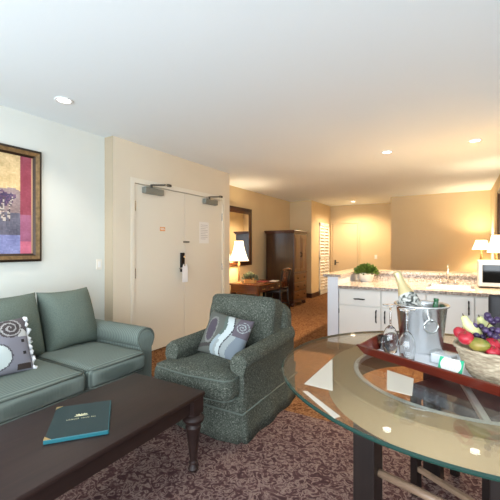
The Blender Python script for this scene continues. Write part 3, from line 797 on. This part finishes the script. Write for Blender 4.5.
for s in (-1, 1):
    bm = lathe(bmesh.new(), [(.016, .02), (.014, .05), (.02, .06), (.012, .07)], 12, s * .085, 0); tube(bm, [(s * .085, 0, .062), (s * .125, -.01, .075)], .007, 6)
    link('tap_handle', bm, M['chrome'], t, True)
# cabinets
def cabinet(x0, x1, label, pull_right, drawer=True):
    t = thing('base_cabinet', label, 'cabinet', (x0, CY, 0), 0, 'white kitchen base cabinets')
    w = x1 - x0
    link('carcass', B(.001, w - .001, .02, CB - CY - .02, .09, CZ - .036), M['cab'], t)
    link('toe_kick', B(.001, w - .001, .08, .10, 0, .09), M['brown_base'], t)
    zt = CZ - .05
    def pull(parent, pts): link('pull', T(pts, [.006, .008, .009, .008, .006], 8), M['iron'], parent, True)
    if drawer:
        d = link('drawer', B(.006, w - .006, 0, .02, .592, zt, .003), M['cab'], t)
        xc = .5 * w; z = .668
        pull(d, [(xc - .065, 0, z), (xc - .05, -.025, z), (xc, -.03, z + .004), (xc + .05, -.025, z), (xc + .065, 0, z)])
    d = link('door', B(.006, w - .006, 0, .02, .10, .578 if drawer else zt, .003), M['cab'], t)
    xp = w - .055 if pull_right else .045; zc = .47 if drawer else .655
    pull(d, [(xp, 0, zc - .075), (xp, -.025, zc - .06), (xp, -.03, zc), (xp, -.025, zc + .06), (xp, 0, zc + .075)])
    for z in (.16, .50): link('hinge', B(-.0 if pull_right else w - .008, .008 if pull_right else w, -.004, .012, z - .03, z + .03, .002), M['iron'], d)
    return t
cabinet(-1.30, -.786, 'leftmost white base cabinet with one drawer, beside the white half wall', True)
cabinet(-.786, -.30, 'white base cabinet with its handle at the left, behind the ice bucket and glasses', False)
cabinet(-.30, .163, 'plain white base cabinet below the sink, seen between ice bucket and fruit', True, False)
cabinet(.163, RX - .002, 'white base cabinet below the microwave at the right edge', False)
# potted plant on the counter
t = thing('potted_plant', 'clipped round green plant in a white pot on the counter', 'plant', (-1.115, 5.14, CZ))
link('pot', L([(0, 0), (.075, 0), (.082, .01), (.115, .11), (.12, .115), (.12, .125), (.108, .125), (.10, .105), (0, .105)], 32, cap=False), M['pot'], t, 'auto')
link('foliage', foliage(bmesh.new(), 0, 0, .125, .15, .15, .105, 1500, .036, 21), M['leaf'], t)
link('soil', L([(0, .10), (.10, .106), (.09, .14), (0, .16)], 20, cap=False), M['soil'], t, True)
# microwave
t = thing('microwave', 'silver microwave oven with a dark window on the counter', 'microwave', (.435, 5.17, CZ))
link('body', B(-.215, .18, -.16, .19, .012, .325, .008), M['silver_plastic'], t)
d = link('door', B(-.213, .085, -.178, -.16, .02, .318, .006), M['silver_plastic'], t)
link('window', B(-.175, .055, -.181, -.178, .065, .275, .001), M['black_glass'], d)
link('door_handle', T([(.07, -.178, .08), (.07, -.20, .10), (.07, -.20, .25), (.07, -.178, .27)], .007, 8), M['steel'], d)
p = link('control_panel', B(.09, .178, -.178, -.16, .02, .318, .005), M['silver_plastic'], t)
link('display', B(.10, .168, -.180, -.178, .26, .30), M['black_glass'], p)
bm = bmesh.new()
for i in range(4):
    for j in range(3): box(bm, .102 + j * .024, .120 + j * .024, -.181, -.178, .07 + i * .042, .10 + i * .042, .002)
link('keypad', bm, M['closer'], p)
for (x, y) in ((-.19, -.13), (.155, -.13), (-.19, .16), (.155, .16)): link('foot', lathe(bmesh.new(), [(.015, 0), (.015, .012)], 10, x, y), M['iron'], t)
# lamps beyond the counter and their tables
def night_table(x, y, h, w, label):
    t = thing('side_table', label, 'side table', (x, y, 0))
    link('tabletop', B(-w, w, -w, w, h - .03, h, .006), M['mahogany'], t)
    d = link('drawer', B(-w + .04, w - .04, -w + .02, w - .02, h - .16, h - .03), M['cherry'], t)
    link('knob', T([(0, -w + .02, h - .095), (0, -w, h - .095)], .012, 8), M['gold'], d)
    for sx in (-1, 1):
        for sy in (-1, 1): link('leg', B(sx * (w - .03) - .02, sx * (w - .03) + .02, sy * (w - .03) - .02, sy * (w - .03) + .02, 0, h - .03), M['mahogany'], t)
BP = [(.075, 0), (.075, .015), (.03, .03), (.05, .10), (.058, .18), (.04, .27), (.018, .32), (.022, .36), (.010, .38)]
night_table(.35, 8.55, .72, .24, 'low wood bedside table below the far glowing lamp')
lamp(.43, 8.6, .72, 'smaller glowing lamp near the far tan wall, left of the other lamp', .165, .095, .20, .545, 60, [(r, z * 1.28) for r, z in BP], M['bronze'], 1.1, False)
night_table(.36, 6.25, .74, .22, 'wood side table beyond the counter below the lamp at the right edge')
lamp(.495, 6.25, .74, 'larger glowing lamp at the right edge behind the microwave', .115, .06, .26, .49, 36, [(r, z * 1.15) for r, z in BP], M['bronze'], 1.2, False)
t = thing('framed_mirror', 'dark framed mirror on the right wall beyond the kitchen counter', 'mirror', (RX, 6.70, 1.86), PI)
link('frame', mould(mould(bmesh.new(), .50, .42, 0, .05, .025, .04), .50, .42, .05, .085, .04, .02), M['frame_wood'], t)
link('mirror_glass', B(.004, .016, -.42, .42, -.34, .34), M['mirror'], t)

# ------------------------------------------------------------------ dining table
TX, TY = .012, 1.80
t = thing('dining_table', 'round glass-topped table on a tan ring and black legs', 'table', (TX, TY, 0))
bm = L([(0, .738), (.776, .738), (.783, .742), (.783, .747), (.776, .752), (0, .752)], 128, cap=False)
for f in bm.faces:
    if abs(f.normal.z) < .95 and f.calc_center_median().xy.length > .7: f.material_index = 1
    n_ = f.normal
bm.normal_update()
for f in bm.faces: f.material_index = 0 if f.calc_center_median().xy.length < .70 or abs(f.normal.z) > .95 else 1
gt = link('glass_top', bm, [M['glass_top'], M['glass_edge']], t)
link('ring_apron', L([(.452, .628), (.560, .628), (.566, .633), (.566, .730), (.560, .735), (.452, .735), (.448, .730), (.448, .633), (.452, .628)], 128, cap=False), M['tan_lacquer'], t, 'auto')
link('inner_rim', L([(.430, .715), (.448, .715), (.448, .7372), (.430, .7372), (.430, .715)], 128, cap=False), M['satin'], t, 'auto')
bm = bmesh.new()
for a in (280, 100):
    box(bm, 0, .434, -.012, .012, .716, .736, .003, mtx=Matrix.Rotation(math.radians(a), 4, 'Z'))
link('cross_bar', bm, M['satin'], t)
LP = []
for a in (225, 286, 45, 106):
    x, y = .46 * math.cos(math.radians(a)), .46 * math.sin(math.radians(a)); LP.append((x, y))
    bm = box(bmesh.new(), -.044, .044, -.044, .044, 0, .629, .004, mtx=Matrix.Translation((x, y, 0)) @ Matrix.Rotation(math.radians(-12), 4, 'Z'))
    link('leg', bm, M['black_wood'], t)
bm = tube(bmesh.new(), [(LP[0][0] + .03, LP[0][1], .40), (LP[1][0], LP[1][1], .40)], .016, 8); link('stretcher', bm, M['rail_wood'], t, True)
bm = tube(bmesh.new(), [(LP[2][0], LP[2][1], .40), (LP[3][0], LP[3][1], .40)], .016, 8); link('stretcher', bm, M['rail_wood'], t, True)
# low stool under the table
u = Vector((.854, -.52, 0)).normalized(); ang = math.atan2(u.y, u.x)
t = thing('stool', 'dark slate topped stool tucked under the glass table', 'stool', (.055, 2.09, 0), ang)
link('seat', B(-.21, .21, -.20, .20, .52, .58, .018), M['slate'], t, 'auto')
for sx in (-1, 1):
    for sy in (-1, 1): link('leg', B(sx * .18 - .019, sx * .18 + .019, sy * .17 - .019, sy * .17 + .019, 0, .525), M['black_wood'], t)
for sy in (-1, 1): link('rail', B(-.165, .165, sy * .17 - .012, sy * .17 + .012, .13, .155, .003), M['rail_wood'], t)
for sx in (-1, 1): link('rail', B(sx * .18 - .012, sx * .18 + .012, -.155, .155, .17, .195, .003), M['black_wood'], t)
# dining chair behind
t = thing('dining_chair', 'dark leather dining chair on the far side of the glass table', 'chair', (.41, 3.08, 0), math.radians(-4))
link('seat', puffy(.215, .22, .045, .035, (0, 0, .012)), M['black_leather'], t, True, loc=(0, 0, .43))
bm = puffy(.215, .028, .23, .022, (0, .006, 0)); bmesh.ops.transform(bm, matrix=Matrix.Translation((0, .235, .71)) @ Matrix.Rotation(math.radians(-6), 4, 'X'), verts=bm.verts[:])
link('backrest', bm, M['black_leather'], t, True)
for sx in (-1, 1):
    for sy in (-1, 1): link('leg', T([(sx * .19, sy * .19, 0), (sx * .18, sy * .18, .40)], [.014, .022], 8), M['black_wood'], t)
    link('back_post', T([(sx * .18, .20, .38), (sx * .18, .225, .58)], .014, 8), M['black_wood'], t, True)
# thin cream sheets added on the glass in place of its pale reflections
GZ = .752
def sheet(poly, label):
    t = thing('reflection_patch', label, 'paper', (poly[0][0], poly[0][1], GZ), 0, 'pale reflection patches on the glass')
    link('sheet', prism(bmesh.new(), [(x - poly[0][0], y - poly[0][1]) for x, y in poly], 0, .0012), M['cream_reflection'], t)

sheet([(-.530, 1.325), (-.410, 1.316), (-.530, 1.695)], 'pale triangular patch standing in for a reflection on the glass tabletop left of the tan ring')
sheet([(-.509, 1.256), (-.493, 1.264), (-.326, 1.128), (-.339, 1.106)], 'narrow pale strip standing in for a reflection along the near left edge of the glass tabletop')
sheet([(-.233, 1.432), (-.143, 1.421), (-.156, 1.61), (-.27, 1.665)], 'cream patch standing in for a reflection on the glass just before the left half of the tray')

# tray with cloth
TRZ = math.radians(-27)
ux, uy = Vector((math.cos(TRZ), math.sin(TRZ))), Vector((-math.sin(TRZ), math.cos(TRZ)))
tc = Vector((-.452, 1.845)) + ux * .39 + uy * .215
t = thing('serving_tray', 'reddish wood serving tray with flared sides on the glass table', 'tray', (tc.x, tc.y, GZ), TRZ)
a, b = .36, .185
link('bottom', B(-a, a, -b, b, .004, .012), M['tray_wood'], t)
bm = bmesh.new()
def wall_seg(p0, p1, q0, q1, hgt0, hgt1, thick):
    """flared side: bottom edge p0-p1, top edge q0-q1"""
    n = 12; prev = None
    for k in range(n + 1):
        f = k / n; P0 = Vector(p0).lerp(Vector(p1), f); Q0 = Vector(q0).lerp(Vector(q1), f)
        hz = hgt0 + (hgt1 - hgt0) * math.sin(PI * f) ** 2
        dirn = (Vector(q0) + Vector(q1) - Vector(p0) - Vector(p1)); dirn.normalize(); off = dirn * thick
        ring = [bm.verts.new((P0.x, P0.y, 0.0)), bm.verts.new((Q0.x, Q0.y, hz)), bm.verts.new((Q0.x - off.x, Q0.y - off.y, hz + .002)), bm.verts.new((P0.x - off.x, P0.y - off.y, .010))]
        if prev:
            for i in range(4): bm.faces.new((prev[i], prev[(i + 1) % 4], ring[(i + 1) % 4], ring[i]))
        else: bm.faces.new(ring)
        prev = ring
    bm.faces.new(prev[::-1])
fl = .03
c = [(-a, -b), (a, -b), (a, b), (-a, b)]; q = [(-a - fl, -b - fl), (a + fl, -b - fl), (a + fl, b + fl), (-a - fl, b + fl)]
for k in (0, 2): wall_seg(c[k], c[(k + 1) % 4], q[k], q[(k + 1) % 4], .046, .046, .012)
for k in (1, 3): wall_seg(c[k], c[(k + 1) % 4], q[k], q[(k + 1) % 4], .046, .078, .012)
bmesh.ops.recalc_face_normals(bm, faces=bm.faces[:])
link('side_rim', bm, M['tray_wood'], t)
TZ = GZ + .0135
bm = bmesh.new(); n1, n2 = 40, 24
g = [[bm.verts.new((-.345 + .69 * i / n1, -.172 + .344 * j / n2, .0)) for j in range(n2 + 1)] for i in range(n1 + 1)]
for i in range(n1):
    for j in range(n2): bm.faces.new((g[i][j], g[i + 1][j], g[i + 1][j + 1], g[i][j + 1]))
r_ = bmesh.ops.extrude_face_region(bm, geom=bm.faces[:]); bmesh.ops.translate(bm, verts=[v for v in r_['geom'] if isinstance(v, bmesh.types.BMVert)], vec=(0, 0, .0015))
bmesh.ops.recalc_face_normals(bm, faces=bm.faces[:])
tag(link('tray_cloth', bm, M['linen'], loc=(tc.x, tc.y, GZ + .0121), rot=(0, 0, TRZ)), 'white cloth lining the serving tray', 'cloth')
# ice bucket
bx, by = -.163, 2.045
t = thing('ice_bucket', 'polished steel ice bucket with ring handles on the tray', 'ice bucket', (bx, by, TZ))
link('bowl', L([(0, 0), (.088, 0), (.095, .004), (.100, .012), (.122, .226), (.131, .232), (.134, .238), (.130, .243), (.119, .240), (.115, .226), (.094, .016), (0, .012)], 64, cap=False), M['bucket_steel'], t, True)
va = math.atan2(-by, -bx) + .33
for s, aa in ((0, va), (1, va + PI)):
    d = Vector((math.cos(aa), math.sin(aa), 0)); n_ = Vector((-d.y, d.x, 0))
    k = link('handle_mount', T([d * .114 + Vector((0, 0, .178)), d * .135 + Vector((0, 0, .178))], .010, 12), M['steel'], t, True)
    pts = [d * .135 + n_ * (.032 * math.sin(2 * PI * i / 24)) + Vector((0, 0, .150 + .032 * math.cos(2 * PI * i / 24))) for i in range(25)]
    link('ring_handle', T(pts, .0042, 8), M['steel'], k, True)
bm = bmesh.new()
rr = random.Random(5)
for _ in range(60):
    aa, rad = rr.uniform(0, 2 * PI), .088 * math.sqrt(rr.random()); s = rr.uniform(.010, .016)
    box(bm, -s, s, -s, s, -s, s, .003, 1, mtx=Matrix.Translation((rad * math.cos(aa), rad * math.sin(aa), .165 + rr.uniform(-.014, .014))) @ Matrix.Rotation(rr.uniform(0, 3), 4, 'X') @ Matrix.Rotation(rr.uniform(0, 3), 4, 'Z'))
o = link('ice_cubes', bm, M['crystal'], loc=(bx, by, TZ)); tag(o, 'ice cubes heaped inside the steel bucket', 'ice'); o['kind'] = 'stuff'
# champagne bottle leaning in the bucket
def bottle(base, tip, label, body, foil, lab):
    base, tip = Vector(base), Vector(tip); ax = (tip - base); H_ = ax.length
    t = thing('wine_bottle', label, 'bottle', base); t.rotation_euler = ax.to_track_quat('Z', 'Y').to_euler()
    k = H_ / .30
    link('body', L([(0, .004), (.032 * k, 0), (.041 * k, .01), (.0415 * k, .15 * k), (.038 * k, .175 * k), (.026 * k, .21 * k), (.017 * k, .24 * k), (.0145 * k, .285 * k), (.0165 * k, .287 * k), (.0165 * k, .298 * k), (0, .30 * k)], 28, cap=False), body, t, True)
    if foil: link('foil', L([(.0425 * k, .150 * k), (.040 * k, .176 * k), (.0275 * k, .211 * k), (.0185 * k, .241 * k), (.0165 * k, .284 * k), (.0185 * k, .288 * k), (.0185 * k, .300 * k), (0, .3045 * k)], 28, cap=False), foil, t, True)
    if lab: link('label', L([(.0428 * k, .085 * k), (.0428 * k, .150 * k), (.0405 * k, .176 * k), (.0365 * k, .188 * k)], 28, cap=False), lab, t, True)
# ------------------------------------------------------------------ tray things at measured places
bottle((-.145, 2.02, TZ + .075), (-.296, 2.148, 1.160), 'champagne bottle with a gold foil neck leaning in the ice bucket', M['champ_body'], M['gold_foil'], M['bottle_label'])
bottle((-.118, 2.060, TZ + .035), (-.095, 2.125, 1.030), 'green bottle standing low inside the ice bucket', M['green_glass'], None, None)
def flute(x, y, label, rz=0):
    t = thing('champagne_flute', label, 'glass', (x, y, TZ), rz, 'upturned champagne flutes')
    link('bowl', L([(p_ * 1.04, q_ * 1.12) for p_, q_ in ((.031, 0), (.034, .03), (.037, .058), (.034, .084), (.022, .108), (.009, .120), (.0085, .118), (.020, .106), (.032, .083), (.035, .058), (.032, .03), (.029, 0), (.031, 0))], 32, cap=False), M['crystal'], t, True)
    link('stem', L([(p_ * 1.04, q_ * 1.12) for p_, q_ in ((.009, .118), (.005, .128), (.0045, .195), (.008, .206), (.010, .209))], 16), M['crystal'], t, True)
    link('foot', L([(p_ * 1.04, q_ * 1.12) for p_, q_ in ((0, .205), (.012, .206), (.036, .212), (.037, .2145), (0, .2155))], 32, cap=False), M['crystal'], t, True)
flute(-.296, 1.925, 'upturned champagne flute at the left end of the tray')
flute(-.206, 1.825, 'upturned champagne flute before the ice bucket')
t = thing('tumbler', 'short clear tumbler behind the left upturned flute on the tray', 'glass', (-.335, 1.965, TZ))
link('wall', L([(0, 0), (.028, 0), (.034, .065), (.032, .065), (.026, .006), (0, .006)], 28, cap=False), M['crystal'], t, True)
link('liner', L([(0, .007), (.0255, .007), (.029, .036), (0, .036)], 24, cap=False), M['amber'], t, True)
# packets
t = thing('cracker_packet', 'white packet with green rounded corners on the tray cloth', 'packet', (-.025, 1.70, TZ), TRZ + math.radians(6))
rm = Matrix.Rotation(math.radians(62), 4, 'X')
bm = box(bmesh.new(), -.047, .047, 0, .057, -.009, .009, .003, mtx=Matrix.Translation((0, 0, .010)) @ rm); link('wrapper', bm, M['page'], t)
for s in (-1, 1):
    bm = bmesh.new(); poly = [(s * .0475, 0), (s * .030, 0)] + [(s * (.030 + .011 * math.sin(PI * k / 8)), .057 * k / 8) for k in range(1, 8)] + [(s * .030, .057), (s * .0475, .057)]
    prism(bm, poly, .0085, .0098); bmesh.ops.transform(bm, matrix=Matrix.Translation((0, 0, .010)) @ rm, verts=bm.verts[:]); link('green_corner', bm, M['pack_green'], t)
bm = bmesh.new()
for k in range(4): box(bm, -.020 + k * .012, -.018 + k * .012, .012, .052, .009, .0096, mtx=Matrix.Translation((0, 0, .010)) @ rm)
link('printed_lines', bm, M['grey_print'], t)
t = thing('snack_box', 'clear and white wrapped snack box behind the green-cornered packet', 'packet', (-.052, 1.845, TZ), TRZ + math.radians(4))
bm = B(-.052, .052, -.035, .035, 0, .056, .004); link('wrap', bm, M['clear_pack'], t)
bm = B(-.046, .046, -.029, .029, .003, .046, .004); link('contents', bm, M['linen'], t)

# basket of fruit
kx, ky = .142, 1.757
t = thing('wicker_basket', 'woven wicker basket of fruit on the tray', 'basket', (kx, ky, TZ))
bm = bmesh.new(); rows, n = 26, 120; rings = []
for j in range(rows + 1):
    f = j / rows; r0 = .092 + .060 * f ** .8; z = .122 * f
    rings.append([bm.verts.new(((r0 + .0035 * math.sin(n / 6 * 2 * PI * i / n * 1 + PI * (j // 2))) * math.cos(2 * PI * i / n), (r0 + .0035 * math.sin(n / 6 * 2 * PI * i / n + PI * (j // 2))) * math.sin(2 * PI * i / n), z)) for i in range(n)])
for p, q_ in zip(rings, rings[1:]):
    for i in range(n): bm.faces.new((p[i], p[(i + 1) % n], q_[(i + 1) % n], q_[i]))
bm.faces.new(rings[0][::-1])
lathe(bm, [(.086, .006), (.144, .121)], 60, cap=False)
link('woven_side', bm, M['wicker'], t, True)
pts = [(.152 * math.cos(2 * PI * i / 60), .152 * math.sin(2 * PI * i / 60),   .124 + .002 * math.sin(i * 1.9)) for i in range(61)]
link('rim', T(pts, .0075, 8), M['wicker'], t, True)
link('base', L([(0, .006), (.088, .006), (.088, .010), (0, .010)], 32, cap=False), M['wicker'], t)
def apple(x, y, z, r, label, tilt=(0, 0, 0)):
    t = thing('apple', label, 'apple', (x, y, z), 0, 'red apples in the basket'); t.rotation_euler = tilt
    prof = []
    for k in range(19):
        a = -PI / 2 + PI * k / 18; rr_ = math.cos(a) * (1 + .08 * math.sin(a)); zz = math.sin(a) - .22 * math.exp(-(math.cos(a) / .28) ** 2) * (1 if a > 0 else -.5)
        prof.append((max(0, r * rr_) if 0 < k < 18 else 0, r * .92 * zz))
    link('flesh', L(prof, 24, cap=False), M['apple'], t, True)
    link('stalk', T([(0, 0, r * .62), (.002, 0, r * 1.02)], .0015, 6), M['stem'], t)
def pear(base, tip, label):
    base, tip = Vector(base), Vector(tip); ax = tip - base; h = ax.length
    t = thing('pear', label, 'pear', base, 0, 'pale pears in the basket'); t.rotation_euler = ax.to_track_quat('Z', 'Y').to_euler()
    link('flesh', L([(0, 0), (.3 * .3 * h, .02 * h), (.25 * h, .12 * h), (.29 * h, .28 * h), (.26 * h, .46 * h), (.17 * h, .66 * h), (.125 * h, .82 * h), (.105 * h, .95 * h), (.05 * h, 1.0 * h), (0, 1.0 * h)], 24, cap=False), M['pear'], t, True)
    link('stalk', T([(0, 0, .98 * h), (.004, 0, 1.10 * h)], .002, 6), M['stem'], t)
apple(0.031, 1.65, 0.939, .029, 'red apple at the left end of the fruit basket, before the grapes', (.3, -.2, 0))
apple(0.012, 1.704, 0.946, .027, 'red apple at the left rim of the basket, behind another apple', (-.2, .3, 0))
apple(0.119, 1.679, 0.916, .029, 'red apple right of the green mango in the basket', (.2, .3, 0))
apple(0.119, 1.64, 0.899, .024, 'small red apple low at the front rim of the basket', (.4, .1, 0))
apple(.215, 1.70, .900, .032, 'red apple at the right side of the basket', (.1, .3, 0))
apple(.13, 1.74, .872, .034, 'red apple deep in the middle of the basket', (.1, .1, 1))
apple(.20, 1.82, .880, .034, 'red apple at the back right of the basket', (.1, .1, 2))
t = thing('mango', 'green and yellow mango at the front of the basket between red apples', 'mango', (0.071, 1.646, 0.919), TRZ)
bm = bmesh.new(); bmesh.ops.create_uvsphere(bm, u_segments=24, v_segments=16, radius=1)
for v in bm.verts: v.co = Vector((v.co.x * .040 * (1 + .1 * v.co.x), v.co.y * .029, v.co.z * .027 + .004 * v.co.x ** 2))
link('flesh', bm, M['mango'], t, True)
link('stalk', T([(-.039, 0, .004), (-.045, 0, .007)], .0025, 6), M['stem'], t)
t = thing('kiwi', 'brown kiwi at the right edge of the photo in the fruit basket', 'kiwi', (0.148, 1.737, 0.927), .4)
bm = bmesh.new(); bmesh.ops.create_uvsphere(bm, u_segments=20, v_segments=14, radius=1)
for v in bm.verts: v.co = Vector((v.co.x * .034, v.co.y * .025, v.co.z * .025))
link('skin', bm, M['kiwi'], t, True)
link('stalk', T([(.033, 0, 0), (.037, 0, .001)], .003, 6), M['stem'], t)
pear((.072, 1.752, .905), (.023, 1.722, 1.014), 'pale yellow pear pointing up at the left of the grapes')
pear((.130, 1.85, .900), (.082, 1.803, 1.002), 'pale yellow pear pointing up behind the grapes')
t = thing('grape_bunch', 'bunch of dark purple grapes on top of the fruit basket', 'grapes', (0.103, 1.746, 0.925))
rr = random.Random(12); gp = []
tries = 0
while len(gp) < 34 and tries < 6000:
    tries += 1
    p = Vector((rr.gauss(0, .030), rr.gauss(0, .026), abs(rr.gauss(0, .022))))
    p.z = p.z * (1 - min(1, p.xy.length / .085)) * 2.0
    if all((p - q2).length > .0225 for q2 in gp) and p.xy.length < .07: gp.append(p)
for p in gp:
    bm = bmesh.new(); bmesh.ops.create_uvsphere(bm, u_segments=14, v_segments=10, radius=.0128); bmesh.ops.translate(bm, verts=bm.verts[:], vec=p)
    link('grape', bm, M['grape'], t, True)
link('grape_stem', T([(0, 0, .0), (.005, .006, .05), (.014, .010, .066)], .0022, 6), M['stem'], t)
# ------------------------------------------------------------------ light, camera
def area(name, loc, rot, sx, sy, e, col):
    l = bpy.data.lights.new(name, 'AREA'); l.shape = 'RECTANGLE'; l.size = sx; l.size_y = sy; l.energy = e; l.color = col
    o = bpy.data.objects.new(name, l); C.objects.link(o); o.location = loc; o.rotation_euler = rot
area('window_daylight', (-.3, BACK - .12, 1.2), (math.radians(100), 0, 0), 5.3, 2.2, 215, (.84, .93, 1.0))
w = bpy.data.worlds.new('World'); bpy.context.scene.world = w; w.use_nodes = True
bg = w.node_tree.nodes['Background']; bg.inputs['Color'].default_value = (.75, .87, 1, 1); bg.inputs['Strength'].default_value = 1.0
cam = bpy.data.cameras.new('Camera'); co = bpy.data.objects.new('Camera', cam); C.objects.link(co)
co.location = (0, 0, 1.30); co.rotation_euler = (PI / 2, 0, math.atan(207 / 350))
cam.sensor_width = 36; cam.sensor_fit = 'HORIZONTAL'; cam.lens = 350 / 500 * 36; cam.shift_y = -2 / 500
cam.clip_start = .02
sc = bpy.context.scene; sc.camera = co
vs = sc.view_settings; vs.view_transform = 'Standard'; vs.look = 'None'; vs.gamma = 1; vs.exposure = .38; vs.use_curve_mapping = False
